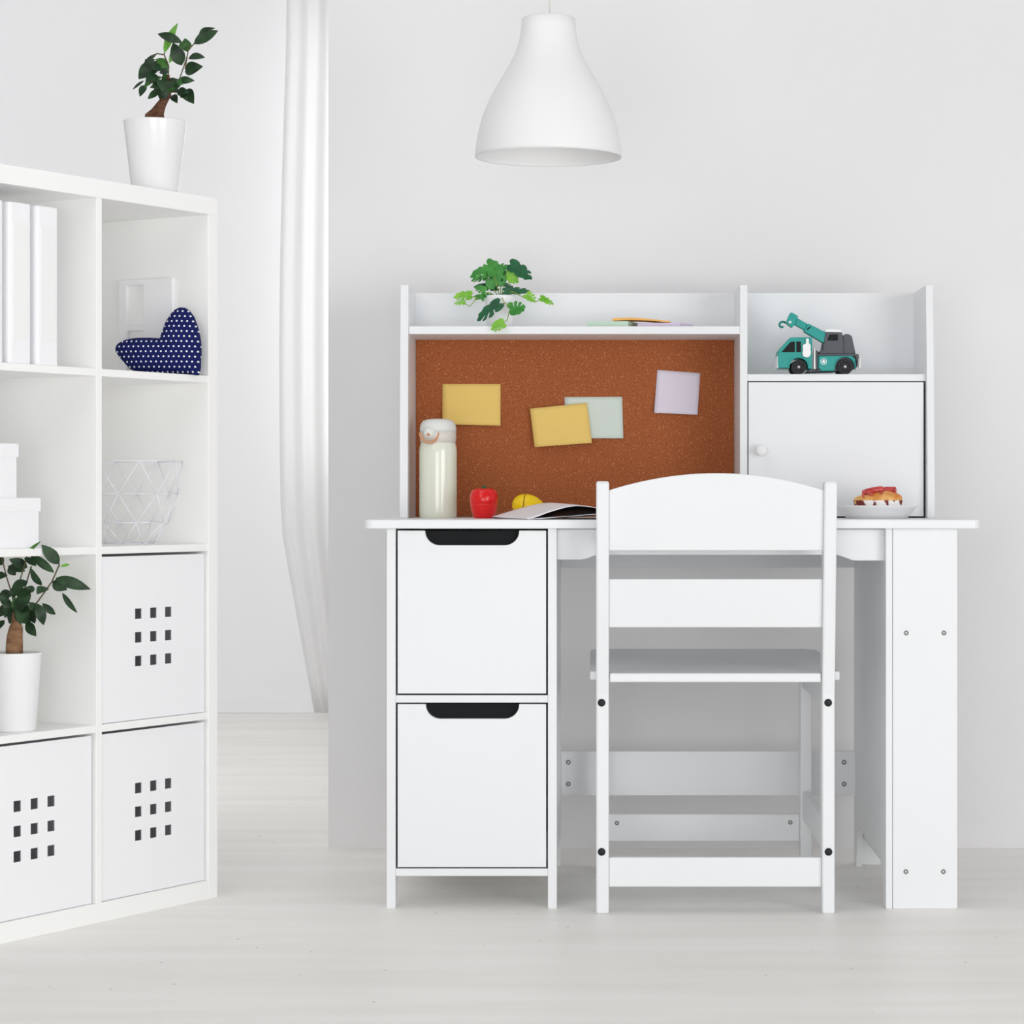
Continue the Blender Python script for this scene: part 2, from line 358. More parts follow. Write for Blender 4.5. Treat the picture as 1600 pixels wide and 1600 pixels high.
def drawer(ztop, zbot, nx0, nx1, nz):
    x0, x1 = cx0+.0028, cx1-.0026; y0, y1 = YP+.003, YP+.015
    r = ztop-nz
    pts = [(x0, zbot), (x1, zbot), (x1, ztop), (nx1, ztop)]
    for k in range(9):
        a = -PI/2*k/8; pts.append((nx1-r+r*math.cos(a), ztop-.001+(r-.001)*math.sin(a)))
    for k in range(9):
        a = -PI/2-PI/2*k/8; pts.append((nx0+r+r*math.cos(a), ztop-.001+(r-.001)*math.sin(a)))
    pts += [(nx0, ztop), (x0, ztop)]
    d = part('drawer', MB().prism(pts, 'y', y0, y1), 'paint', desk, bevel=.0008)
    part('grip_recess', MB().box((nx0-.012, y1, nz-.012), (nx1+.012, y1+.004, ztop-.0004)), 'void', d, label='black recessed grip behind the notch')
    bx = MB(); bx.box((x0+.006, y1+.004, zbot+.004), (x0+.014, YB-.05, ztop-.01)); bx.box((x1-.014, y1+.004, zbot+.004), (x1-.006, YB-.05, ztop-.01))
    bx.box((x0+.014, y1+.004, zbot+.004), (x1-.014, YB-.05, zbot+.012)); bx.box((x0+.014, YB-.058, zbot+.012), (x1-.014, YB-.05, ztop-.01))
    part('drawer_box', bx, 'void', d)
drawer(Z(829, YP), Z(1084, YP), X(664, YP), X(811, YP), Z(852, YP))
drawer(Z(1100.5, YP), Z(1355.5, YP), X(665, YP), X(811, YP), Z(1123.5, YP))
# knee space: front apron, back apron, foot rail
ax0, ax1 = X(870, YP), X(1384, YP)
YA = 3.84
ap = [(870, 827), (870, 874.5), (908, 874.5), (916, 873), (932, 867), (1308, 867), (1320, 871), (1332, 875.5), (1340, 876), (1384, 876), (1384, 827)]
part('front_apron', MB().prism([(min(max(X(p, YA), ax0), ax1), min(Z(q, YA), zu)) for p, q in ap], 'y', YA, YA+.012), 'paint', desk, bevel=.0008)
part('back_apron', MB().box((ax0, 4.26, Z(887, 4.26)), (ax1, 4.272, zu)), 'paint', desk, bevel=.0008)
part('foot_rail', MB().box((ax0, 4.26, Z(1243, 4.26)), (ax1, 4.274, Z(1174, 4.26))), 'paint', desk, bevel=.001)
def screw(px, py, y, r, parent, name='screw', mt='steel'):
    q = part(name, MB().lathe([(r*.42, -.0008), (r*.45, .0004), (r*.8, .0014), (r, .0006), (r, -.002)], seg=18, mtx=Matrix.Rotation(PI/2, 4, 'X'), c=(X(px, y), y, Z(py, y))), mt, parent)
    return q
for p, q in ((888, 1191), (888, 1225), (1319, 1191), (1319, 1225)): screw(p, q, 4.2598, .0040, desk)
# side tower, open to the right
tx0, tx1 = X(1395, YP), X(1496, YP)
part('tower_front', MB().box((tx0, YP, 0), (tx1, YP+.012, zu)), 'paint', desk, bevel=.0012)
part('tower_back', MB().box((tx0, YB-.022, 0), (tx1, YB-.01, zu)), 'paint', desk, bevel=.0012)
for q in (989, 1200, 1362):
    z = Z(q, YP); part('tower_shelf', MB().box((tx0, YP+.012, z-.006), (tx1-.004, YB-.022, z+.006)), 'paint', desk)
for p, q in ((1416, 989), (1475, 989), (1415.5, 1362), (1474, 1362)): screw(p, q, YP-.0002, .0036, desk)

# hutch
YH, YC = 4.112, 4.268
hz1 = Z(445, YH)
for a, b, ex in ((625.5, 638.5, .018), (1156, 1168, 0), (1446.5, 1458, .022)):
    pr = [(YH, hz1), (YC+.012, hz1), (YC+.012, zt), (YH-ex, zt), (YH-ex, zt+.04), (YH-ex*.8, zt+.14)]
    part('hutch_side_panel' if ex else 'hutch_divider', MB().prism(pr, 'x', X(a, YH), X(b, YH)), 'paint', desk, bevel=.0012)
hx0, hx1, hx2, hx3 = X(638.5, YH), X(1156, YH), X(1168, YH), X(1446.5, YH)
sz1, sz0 = Z(509.5, YH), Z(522, YH)
part('hutch_shelf', MB().box((hx0, YH+.001, sz0), (hx1, YC, sz1)), 'paint', desk, bevel=.001)
tz1, tz0 = Z(584.5, YH), Z(595.5, YH)
part('hutch_shelf', MB().box((hx2, YH+.001, tz0), (hx3, YC, tz1)), 'paint', desk, bevel=.001)
part('hutch_back', MB().box((hx0, YC, zt), (hx3, YC+.010, hz1-.001)), 'paint', desk)
part('cork_board', MB().box((hx0+.001, YC-.003, zt+.001), (hx1-.001, YC, sz0)), 'cork', desk, label='brown cork pinboard')
dr = part('cabinet_door', MB().box((hx2+.0014, YH-.002, zt+.0025), (hx3-.0036, YH+.010, tz0-.0018)), 'paint', desk, bevel=.0008)
kx, kz = X(1189, YH-.01), Z(704, YH-.01)
part('knob', MB().lathe([(.0055, 0), (.0050, .006), (.0075, .011), (.0098, .016), (.0096, .021), (.0070, .0245), (.0001, .026)], seg=28, mtx=Matrix.Rotation(PI/2, 4, 'X'), c=(kx, YH-.002, kz)), 'white', dr)
part('door_gap_shade', MB().box((hx2+.002, YH+.02, zt+.002), (hx3-.002, YH+.024, tz0-.002)), 'void', desk)  # black sheet behind the door, its colour stands for shade in the gaps

# ------------------------------------------------------------------ chair, seen from behind
chair = thing('child_chair', 'white wooden child chair with arched back drawn up to the desk', 'chair', (0.18, 3.97, 0))
YR = 3.773
def post(x0, x1):
    pr = [(YR, 0), (YR+.034, 0), (YR+.034, .36), (YR-.008, Z(754, YR-.04)), (YR-.014, Z(752, YR-.04)), (YR-.036, Z(752, YR-.04)), (YR-.04, Z(755, YR-.04)), (YR, .33)]
    return part('back_leg', MB().prism(pr, 'x', x0, x1), 'paint', chair, bevel=.003)
lp = (X(931.5, YR), X(951.5, YR)); rp = (X(1284.5, YR), X(1304.5, YR))
lpost = post(*lp); rpost = post(*rp)
for x0, x1 in (lp, rp):
    part('front_leg', MB().box((x0, 4.172, 0), (x1, 4.206, Z(1052, 3.79)-.005)), 'paint', chair, bevel=.002)
yr = YR-.014
ztop, zend, zlow = Z(739.5, yr), Z(766, yr), Z(860, yr)
def leanprism(outline, thick=.014):
    """board between the back posts, tilted with them"""
    mb = MB(); n = len(outline)
    def yy(z): return YR+.008-.04*max(0, (z-.345))/.30
    vs = [(x, yy(z), z) for x, z in outline]+[(x, yy(z)+thick, z) for x, z in outline]
    mb._new(vs, [tuple(range(n)), tuple(range(2*n-1, n-1, -1))]+[(i, n+i, n+(i+1) % n, (i+1) % n) for i in range(n)])
    return mb
xa, xb = lp[1], rp[0]
arc = [(xa, zlow), (xb, zlow)]+[(xb+(xa-xb)*k/28, zend+(ztop-zend)*(1-(2*k/28-1)**2)) for k in range(29)]
part('top_rail', leanprism(arc), 'paint', chair, bevel=.0015)
part('back_slat', leanprism([(xa, Z(981, yr)), (xb, Z(981, yr)), (xb, Z(905, yr)), (xa, Z(905, yr))]), 'paint', chair, bevel=.0015)
s1 = Z(1051, 3.79); s0 = s1-.0135
so = (X(922, 3.85), X(1308, 3.85))
st = [(xa+.001, 3.776), (xb-.001, 3.776), (xb-.001, 3.809), (so[1], 3.809), (so[1], 4.205), (so[1]-.02, 4.222), (so[0]+.02, 4.222), (so[0], 4.205), (so[0], 3.809), (xa+.001, 3.809)]
sm_ = MB().prism(st, 'z', s0, s1)
for v_ in sm_.b.verts: v_.co.z += (v_.co.y-3.776)*.022
part('seat', sm_, 'paint', chair, bevel=.002)
for x0, x1 in (lp, rp):
    part('side_rail', MB().box((x0+.003, YR+.034, s0-.038), (x1-.003, 4.172, s0)), 'paint', chair, bevel=.0015)
    part('side_stretcher', MB().box((x0+.003, YR+.034, .0915), (x1-.003, 4.172, .137)), 'paint', chair, bevel=.0015)
part('back_stretcher', MB().box((xa, YR+.008, Z(1386, 3.78)), (xb, YR+.022, Z(1340, 3.78))), 'paint', chair, bevel=.0015)
part('front_stretcher', MB().box((xa, 4.186, Z(1314, 4.19)), (xb, 4.2, Z(1272, 4.19))), 'paint', chair, bevel=.0015)
for p, q, pp in ((940, 1098, lpost), (1294, 1098, rpost), (940, 1331, lpost), (1294.5, 1331, rpost)):
    part('bolt_cap', MB().lathe([(.0001, .0022), (.0045, .0018), (.0058, .0006), (.0058, -.002)], seg=20, mtx=Matrix.Rotation(PI/2, 4, 'X'), c=(X(p, YR), YR-.0002, Z(q, YR))), 'black', pp, label='black bolt cap')
for p, q in ((964, 1286), (1235, 1285)): screw(p, q, 4.1858, .0036, chair)

# ------------------------------------------------------------------ pendant lamp
LY = 3.72
k = LY/F
lamp = thing('pendant_lamp', 'white bell-shaped pendant lamp hanging on a thin cord above the desk', 'lamp', (X(857, LY), LY, Z(246, LY)))
prof = [(42, 30), (43, 45), (45, 60), (51, 80), (60, 100), (72, 120), (84, 140), (94, 160), (102, 180), (108, 200), (112, 220), (114.5, 240), (115, 246)]
zz = lambda py: Z(py, LY)
outer = [(.0001, zz(27))]+[(38*k, zz(27.5))]+[(r*k, zz(y)) for r, y in prof]
inner = [(max(.0001, (r-2)*k), zz(y)) for r, y in reversed(prof)]+[(.0001, zz(32))]
part('lamp_shade', MB().lathe(outer+inner, (X(857, LY), LY, 0), 72), 'shade', lamp)
part('cord', MB().tube([(X(859, LY), LY, zz(30)), (X(859, LY), LY, TOP)], .0014), 'cord', lamp)

# ------------------------------------------------------------------ bookcase, turned towards the window
BC = Vector((X(340, 3.93), 3.93, 0)); BA = math.atan2(.863, .504)
BM = Matrix.Translation(BC) @ Matrix.Rotation(BA, 4, 'Z')
def BW(t, e, z): return BM @ Vector((-t, e, z))            # t along the face from the right end, e into the depth
case = thing('bookcase', 'white open cube bookcase with eight compartments standing at the left', 'bookcase', BC, BA)
ZS = [.029, .2905, .552, .8134]; ZC = 1.064; ZTOP = 1.0912; DEP = .29; TW = .555; TD0, TD1 = .267, .2795
def bx(t0, t1, e0, e1, z0, z1): return MB().box((-t1, e0, z0), (-t0, e1, z1))
part('top_board', bx(0, TW, 0, DEP, ZC, ZTOP), 'shelfpaint', case, bevel=.0012, local=True)
part('bottom_board', bx(0.0225, TW-.0225, 0, DEP, 0, ZS[0]), 'shelfpaint', case, bevel=.001, local=True)
part('end_panel', bx(0, .0225, 0, DEP, 0, ZC), 'shelfpaint', case, bevel=.001, local=True)
part('end_panel', bx(TW-.0225, TW, 0, DEP, 0, ZC), 'shelfpaint', case, bevel=.001, local=True)
part('divider', bx(TD0, TD1, .001, DEP, ZS[0], ZC), 'shelfpaint', case, bevel=.0006, local=True)
for z in ZS[1:]:
    for t0, t1 in ((.0225, TD0), (TD1, TW-.0225)):
        part('shelf', bx(t0, t1, .001, DEP, z-.011, z), 'shelfpaint', case, bevel=.0006, local=True)

# storage boxes with nine square holes
def make_box(t0, t1, z0, label):
    th = thing('storage_box', label, 'storage box', BW((t0+t1)/2, .003, z0), BA, 'storage boxes with nine square holes')
    wd, hh, dd = t1-t0, .2455, .27
    def cuts(c, half, h):
        r = []
        for d in (-1, 0, 1): r += [c+d*h-half, c+d*h+half]
        return r
    xs = [-wd/2]+cuts(0, .0075, .0345)+[wd/2]; zs = [0]+cuts(.1232, .0078, .0355)+[hh]
    sk = {(i, j) for i in (1, 3, 5) for j in (1, 3, 5)}
    part('front_panel', MB().panel(xs, zs, sk, 0.0025, .004), 'boxwhite', th, local=True)
    b = MB(); b.box((-wd/2, .004, 0), (-wd/2+.004, dd, hh)); b.box((wd/2-.004, .004, 0), (wd/2, dd, hh))
    b.box((-wd/2+.004, .004, 0), (wd/2-.004, dd, .004)); b.box((-wd/2+.004, dd-.004, .004), (wd/2-.004, dd, hh))
    part('box_body', b, 'boxwhite', th, local=True)
    return th
g0 = .0025
b1 = make_box(.0225+.004, TD0-.0012, ZS[1]+.0008, 'white storage box with nine square holes in right column under the wire basket')
b2 = copy_tree(b1); b2['label'] = 'white storage box with nine square holes at bottom of the right column'
b2.location = BW((.0225+.004+TD0-.0012)/2, .003, ZS[0]+.0008)
b3 = copy_tree(b1); b3['label'] = 'white storage box with nine square holes under the potted ficus on shelf'
b3.location = BW((TD1+.0012+TW-.0225-.004)/2, .003, ZS[0]+.0008)

# binders
def binder(t0, t1, label):
    th = thing('ring_binder', label, 'binder', BW((t0+t1)/2, .006, ZS[3]), BA, 'white binders on the top shelf')
    wd = t1-t0; hh = .228
    b = MB(); b.prism(rrect(-wd/2, 0, wd/2, .2, .006, 3), 'z', 0, hh)
    part('cover', b, 'boxwhite', th, local=True, bevel=.002)
    part('spine_label', MB().box((-wd/2+.008, -.0006, .035), (wd/2-.008, .0003, .2)), 'white', th, local=True)
    return th
bd = binder(.353, .399, 'white binder nearest the divider on the top left shelf')
for t0, t1, lb in ((.409, .455, 'white binder between its two neighbours on the top left shelf'), (.465, .511, 'white binder cut by the left edge of the picture, top shelf')):
    q = copy_tree(bd); q['label'] = lb; q.location = BW((t0+t1)/2, .006, ZS[3])

# lidded boxes
def lidbox(t0, t1, e0, e1, z0, h, label):
    th = thing('lidded_box', label, 'box', BW((t0+t1)/2, e0, z0), BA, 'white lidded boxes')
    wd = t1-t0; dd = e1-e0
    part('box_base', MB().box((-wd/2+.002, .002, 0), (wd/2-.002, dd-.002, h-.004)), 'boxwhite', th, local=True, bevel=.001)
    lid = MB(); lid.box((-wd/2, 0, h-.019), (wd/2, .0018, h)); lid.box((-wd/2, dd-.0018, h-.019), (wd/2, dd, h))
    lid.box((-wd/2, .0018, h-.019), (-wd/2+.0018, dd-.0018, h)); lid.box((wd/2-.0018, .0018, h-.019), (wd/2, dd-.0018, h)); lid.box((-wd/2+.0018, .0018, h-.004), (wd/2-.0018, dd-.0018, h))
    part('lid', lid, 'boxwhite', th, local=True, bevel=.0008)
    return th
lidbox(.384, .53, .012, .24, ZS[2], .0715, 'larger white lidded box at the bottom of its stack above the ficus')
lidbox(.425, .525, .016, .2, ZS[2]+.0715, .077, 'smaller white lidded box on top of another white box')

# heart cushion
HY = 3.80
hp = [(250, 531), (253, 522), (258, 508), (264, 497), (272, 487), (280, 482.5), (289, 483), (297, 488), (304, 498), (309, 512), (313, 528), (315, 545), (314.5, 562), (313.5, 578), (311.5, 589),
      (304, 588.5), (297, 588), (284, 587.5), (268, 587), (250, 586.5), (232, 586), (214, 584), (203, 579), (194, 569), (186, 560), (180.5, 551), (180, 545), (185, 538), (194, 534), (206, 531), (220, 530), (234, 530)]
def resample(pts, n):
    q = [Vector(p) for p in pts]; q.append(q[0]); d = [0]
    for a, b in zip(q, q[1:]): d.append(d[-1]+(b-a).length)
    out = []
    for i in range(n):
        s = d[-1]*i/n
        j = max(k for k in range(len(d)-1) if d[k] <= s)
        out.append(q[j].lerp(q[j+1], (s-d[j])/(d[j+1]-d[j])))
    return out
hb = BW(.075, .115, ZS[3])
hY = 3.885
out = resample(hp, 96); cen = Vector((268, 552))
mb = MB(); rings = 12; vs = []; fs = []
zmin = min(Z(p.y, hY) for p in out)
dzh = ZS[3]-zmin-.0008
def hpt(p, f, side, i):
    c = cen.lerp(Vector((252, 553)) if p.x < 245 else Vector((285, 535)), .35)
    q = c.lerp(p, f)
    th_ = .027*math.sqrt(max(0, 1-f**2.6))+(.0011*math.sin(i*1.3)*(1 if f > .75 else 0) if f < 1 else 0)
    return Vector((X(q.x, hY), hY+side*th_, Z(q.y, hY)+dzh))
n = len(out)
for side in (-1, 1):
    base = len(vs)
    for r in range(1, rings+1):
        f = math.sin(PI/2*r/rings)
        for i, p in enumerate(out): vs.append(hpt(p, f, side, i))
    vs.append(sum((vs[base+i] for i in range(n)), Vector())/n)
    c_ = len(vs)-1
    for r in range(rings-1):
        for i in range(n): fs.append((base+r*n+i, base+r*n+(i+1) % n, base+(r+1)*n+(i+1) % n, base+(r+1)*n+i))
    for i in range(n): fs.append((c_, base+(i+1) % n, base+i))
mb._new(vs, fs, True)
o = part('heart_cushion', mb, 'navy'); rebase(o, (X(260, hY), hY, ZS[3]))
tag(o, 'navy heart-shaped cushion with white polka dots lying in the bookcase', 'cushion')

# white document rack behind the heart
rk = thing('document_rack', 'white rack with rectangular openings behind the navy heart cushion', 'rack', BW(.0228, .126, ZS[3]), BA)
# panel in the depth-height plane, standing against the end panel: built in x-z and turned
rkb = MB().panel([-.06, -.038, -.0005, .033, .050], [0, .012, .074, .084, .146, .155], {(2, 1), (2, 3)}, 0, .007)
rkb.prism(rrect(-.0005-.052, .0, -.0005, .150, .012, 4), 'y', -.004, .0035)
rkb.b.transform(Matrix(((0, -1, 0, 0), (1, 0, 0, 0), (0, 0, 1, 0), (0, 0, 0, 1))))
part('rack_frame', rkb, 'boxwhite', rk, local=True, bevel=.0015)

# geometric wire basket
bc = BW(.112, .086, ZS[2])
ringsB = [(.040, .0018, 0), (.064, .034, .5), (.078, .078, 0), (.086, .128, .5)]
VV = [[Vector((bc.x+r*math.cos(2*PI*(k+ph)/8), bc.y+r*math.sin(2*PI*(k+ph)/8), bc.z+z)) for k in range(8)] for r, z, ph in ringsB]
b = MB(); wr = .0008
for q in VV:
    for i in range(8): b.tube([q[i], q[(i+1) % 8]], wr, 6)
for a, (A, B) in enumerate(zip(VV, VV[1:])):
    for i in range(8):
        j = (i-1) % 8 if ringsB[a][2] == 0 else (i+1) % 8
        b.tube([A[i], B[i]], wr, 6); b.tube([A[i], B[j]], wr, 6)
o = part('wire_basket', b, 'wire'); rebase(o, bc)
tag(o, 'white geometric wire basket of triangles on the bookcase shelf', 'basket')

# ------------------------------------------------------------------ plants
def leaf(mb, base, tip, width, nrm, fold=.25, droop=.12, n=7):
    base = Vector(base); tip = Vector(tip); d = tip-base; ln = d.length
    if ln < 1e-6: return
    d.normalize(); nrm = (nrm-d*nrm.dot(d)).normalized(); sd = d.cross(nrm)
    vs = []
    for i in range(n+1):
        t = i/n; wv = width*.5*(math.sin(PI*t**.85)**.9 if 0 < t < 1 else 0)+.0002
        p = base+d*ln*t+nrm*(droop*ln*math.sin(PI*t))
        vs += [p-sd*wv+nrm*wv*fold, p, p+sd*wv+nrm*wv*fold]
    fs = []
    for i in range(n): fs += [(3*i, 3*i+1, 3*i+4, 3*i+3), (3*i+1, 3*i+2, 3*i+5, 3*i+4)]
    mb._new(vs, fs, True)

def ficus(root, tocrop, Yc, leaves, trunk, twigs, bark, seed):
    rnd = random.Random(seed)
    def pt(c, dy=0):
        p = tocrop(*c); return P(p[0], p[1], Yc+dy)
    kk = tocrop.k*Yc/F
    for tr in trunk:
        part('trunk', MB().tube([pt((a, b_), dy) for a, b_, r, dy in tr], [r*kk for a, b_, r, dy in tr], 14), bark, root)
    mb = MB()
    for tw in twigs: mb.tube([pt((a, b_), dy) for a, b_, dy in tw], .0011, 6)
    part('twig', mb, 'twig', root)
    mb = MB()
    for a0, b0, a1, b1, wd, ci in leaves:
        dy = rnd.uniform(-.024, .024); dy2 = dy+rnd.uniform(-.018, .012)
        A, B = pt((a0, b0), dy), pt((a1, b1), dy2)
        mb.mi = ci
        nr = Vector((rnd.uniform(-.4, .4), -1, rnd.uniform(.0, .6)))
        leaf(mb, A, B, (B-A).length*wd*1.3, nr, fold=rnd.uniform(.1, .4), droop=rnd.uniform(.04, .16))
    part('foliage', mb, ['leaf_dark', 'leaf_mid', 'leaf_lite'], root)

class Crop:
    def __init__(s, x0, y0, sc): s.x0, s.y0, s.sc = x0, y0, sc; s.k = 1/sc
    def __call__(s, a, b): return (s.x0+a/s.sc, s.y0+b/s.sc)

def flowerpot(root, x, y, z0, r0, r1, h, mt, t=.003, lip=0):
    part('pot', MB().lathe([(.0001, z0), (r0*.93, z0), (r0, z0+.003), (r1-.0006, z0+h-.003), (r1, z0+h-.001), (r1-.001, z0+h), (r1-t, z0+h-.001), (r0-t, z0+.006), (.0001, z0+.006)], (x, y, 0), 56), mt, root)
    rr_ = r0-t+(r1-r0)*.86
    part('soil', MB().lathe([(.0001, z0+h*.88), (rr_*.6, z0+h*.885), (rr_, z0+h*.86), (rr_*.98, z0+h*.80), (.0001, z0+h*.80)], (x, y, 0), 40), 'soil', root)

f1 = BW(.0782, .06, ZTOP)
fic = thing('potted_ficus', 'small ficus in a glossy white pot on top of the bookcase', 'potted plant', f1)
flowerpot(fic, f1.x, f1.y, ZTOP, .0355, .0488, Z(190, f1.y)-ZTOP, 'ceramic')
LV1 = [(1140, 370, 1235, 160, .2, 2), (1265, 295, 1095, 235, .26, 0), (1300, 360, 1285, 265, .6, 1), (1345, 305, 1515, 212, .3, 0), (1380, 245, 1495, 195, .22, 0), (1308, 408, 1425, 400, .38, 0), (1285, 500, 1410, 462, .48, 0), (1262, 455, 1200, 295, .46, 0),
       (1175, 440, 1262, 320, .24, 2), (1168, 485, 1075, 412, .5, 1), (1168, 470, 1095, 405, .5, 1), (1090, 375, 985, 470, .2, 0), (1065, 425, 962, 550, .42, 0), (1100, 480, 1000, 525, .5, 0), (1060, 440, 1010, 470, .8, 0), (1125, 535, 1000, 612, .38, 1),
       (1012, 590, 972, 672, .4, 0), (1000, 560, 922, 622, .14, 0), (1105, 625, 1026, 688, .34, 0), (1172, 500, 1105, 505, .55, 0), (1200, 538, 1195, 645, .85, 0), (1165, 560, 1125, 635, .8, 0), (1150, 612, 1110, 692, .55, 0), (1240, 560, 1352, 560, .34, 0),
       (1228, 640, 1312, 640, .46, 0), (1288, 622, 1347, 722, .46, 0), (1198, 660, 1232, 718, .42, 0), (1230, 560, 1270, 590, .4, 1), (1130, 480, 1040, 470, .5, 0), (1190, 580, 1160, 640, .7, 1), (1100, 560, 1060, 600, .6, 0), (1150, 480, 1050, 440, .5, 0), (1060, 500, 965, 520, .45, 0), (1090, 520, 1010, 570, .5, 0), (1180, 530, 1120, 560, .6, 1), (1210, 560, 1215, 640, .7, 0), (1120, 590, 1080, 650, .5, 0), (1075, 410, 1000, 480, .4, 0), (1130, 600, 1150, 690, .6, 0), (1185, 600, 1240, 640, .5, 0), (1050, 455, 1070, 520, .7, 0), (1160, 450, 1120, 470, .6, 1), (1260, 640, 1300, 690, .5, 0), (1290, 300, 1250, 340, .6, 1), (1100, 610, 1040, 610, .4, 0)]
TR1 = [[(1082, 850, 58, 0), (1084, 815, 60, 0), (1095, 775, 46, 0), (1122, 725, 33, 0), (1145, 690, 27, 0), (1172, 655, 19, 0), (1172, 600, 12, 0), (1168, 520, 9, 0)],
       [(1030, 850, 27, -.016), (1034, 806, 29, -.016), (1062, 778, 22, -.012), (1105, 740, 14, -.002)]]
TW1 = [[(1168, 525, 0), (1172, 460, .002), (1140, 380, .004), (1160, 280, .004)], [(1178, 640, 0), (1250, 540, .004), (1300, 390, .006), (1308, 345, .006), (1352, 300, .006)], [(1170, 600, 0), (1070, 590, -.006), (1050, 470, -.006)], [(1140, 380, .004), (1090, 372, .004), (1050, 395, .004)], [(1180, 640, 0), (1230, 635, -.006), (1262, 680, -.006)], [(1300, 390, .006), (1285, 480, .006)]]
ficus(fic, Crop(0, 0, 4.444), f1.y, LV1, TR1, TW1, 'bark', 3)

f2 = BW(.4058, .0425, ZS[1])
fi2 = thing('potted_ficus', 'ficus with a thick trunk in a matt white pot on the bookcase shelf', 'potted plant', f2)
flowerpot(fi2, f2.x, f2.y, ZS[1], .0305, .0385, Z(1019, f2.y)-ZS[1], 'matpot')
LV2 = [(10, 640, 65, 588, .55, 0), (118, 642, 182, 588, .13, 1), (265, 690, 185, 603, .36, 0), (242, 728, 130, 642, .2, 0), (122, 705, 40, 668, .4, 0), (112, 722, 35, 700, .36, 0), (162, 698, 108, 662, .32, 0), (187, 785, 135, 703, .26, 0), (248, 752, 405, 802, .25, 0),
       (235, 768, 300, 805, .55, 0), (278, 818, 345, 908, .18, 0), (212, 795, 165, 825, .6, 0), (188, 865, 248, 915, .3, 0), (165, 865, 195, 962, .36, 0), (125, 768, 48, 808, .42, 0), (118, 948, 162, 1012, .42, 0), (142, 875, 155, 955, .42, 0),
       (100, 795, 120, 880, .5, 0), (125, 850, 60, 905, .5, 0), (95, 870, 40, 955, .5, 0), (62, 825, -5, 830, .42, 0), (45, 870, -5, 925, .5, 0), (30, 735, -15, 762, .55, 0), (155, 805, 110, 795, .5, 0), (68, 895, 105, 955, .5, 0), (80, 850, 130, 930, .5, 0), (60, 840, 100, 900, .6, 1),
       (20, 900, -60, 950, .35, 0), (0, 850, -80, 820, .3, 0), (-10, 780, -70, 720, .35, 0), (270, 700, 312, 692, .25, 2), (15, 690, -30, 650, .45, 0), (75, 800, 120, 850, .5, 1), (20, 840, 50, 900, .5, 0), (20, 940, -20, 990, .4, 0), (110, 880, 90, 960, .5, 0), (90, 830, 140, 800, .5, 0), (130, 860, 170, 900, .5, 0), (60, 870, 20, 930, .5, 0), (40, 700, 70, 740, .6, 0), (100, 900, 130, 960, .5, 0), (30, 820, 10, 870, .6, 0), (80, 790, 60, 840, .6, 0)]
TR2 = [[(64, 1110, 38, 0), (64, 1060, 38, 0), (66, 1010, 35, 0), (72, 970, 30, 0), (72, 945, 20, 0), (64, 880, 9, 0)]]
TW2 = [[(66, 900, 0), (55, 830, 0), (30, 750, 0), (5, 650, 0)], [(74, 950, 0), (170, 855, -.01), (232, 768, -.012), (266, 690, -.012)], [(60, 850, 0), (90, 760, 0), (125, 640, 0)], [(66, 900, 0), (0, 850, 0), (-60, 820, 0)], [(55, 830, 0), (110, 800, .004), (140, 700, .004)]]
ficus(fi2, Crop(0, 640, 2.857), f2.y, LV2, TR2, TW2, 'bark2', 5)

# little monstera on the hutch shelf
MY = 4.175
mp_ = Vector((X(781, MY), MY, sz1))
mon = thing('potted_monstera', 'small trailing monstera in a white pot on the hutch shelf', 'potted plant', mp_)
flowerpot(mon, mp_.x, MY, sz1, .0215, .0265, Z(461, MY-.02)-sz1, 'matpot', .002)
mc = Crop(690, 390, 8.0)
HALF = [(0, 0), (.2, -.12), (.42, -.08), (.52, .08), (.50, .22), (.40, .30), (.13, .25), (.16, .31), (.46, .37), (.53, .49), (.43, .61), (.11, .45), (.12, .52), (.37, .68), (.38, .80), (.27, .85), (.07, .63), (.08, .70), (.18, .88), (.1, .96), (0, 1)]
HOLE = [(.24, .09), (.33, .06), (.37, .14), (.29, .18)]
def mleaf(mb, A, B, wid, nrm, fold, droop):
    d = B-A; ln = d.length; d.normalize(); nrm = (nrm-d*nrm.dot(d)).normalized(); sd = d.cross(nrm)
    for sg in (-1, 1):
        def q(x, y):
            return A+d*(ln*y)+sd*(sg*x*wid*ln)+nrm*(x*wid*ln*fold-droop*ln*(y-.3)**2)
        ol = list(HALF)
        if sg > 0: ol = [ol[0], ol[1], ol[2]]+[HOLE[1], HOLE[0], HOLE[3], HOLE[2], HOLE[1], (.425, -.075)]+ol[3:]
        pts = [q(x, y) for x, y in ol]
        tri = bmesh.new()
        f_ = tri.faces.new([tri.verts.new(p) for p in pts]); bmesh.ops.triangulate(tri, faces=[f_])
        tri.verts.index_update()
        mb._new([v_.co.copy() for v_ in tri.verts], [[v_.index for v_ in t_.verts] for t_ in tri.faces]); tri.free()
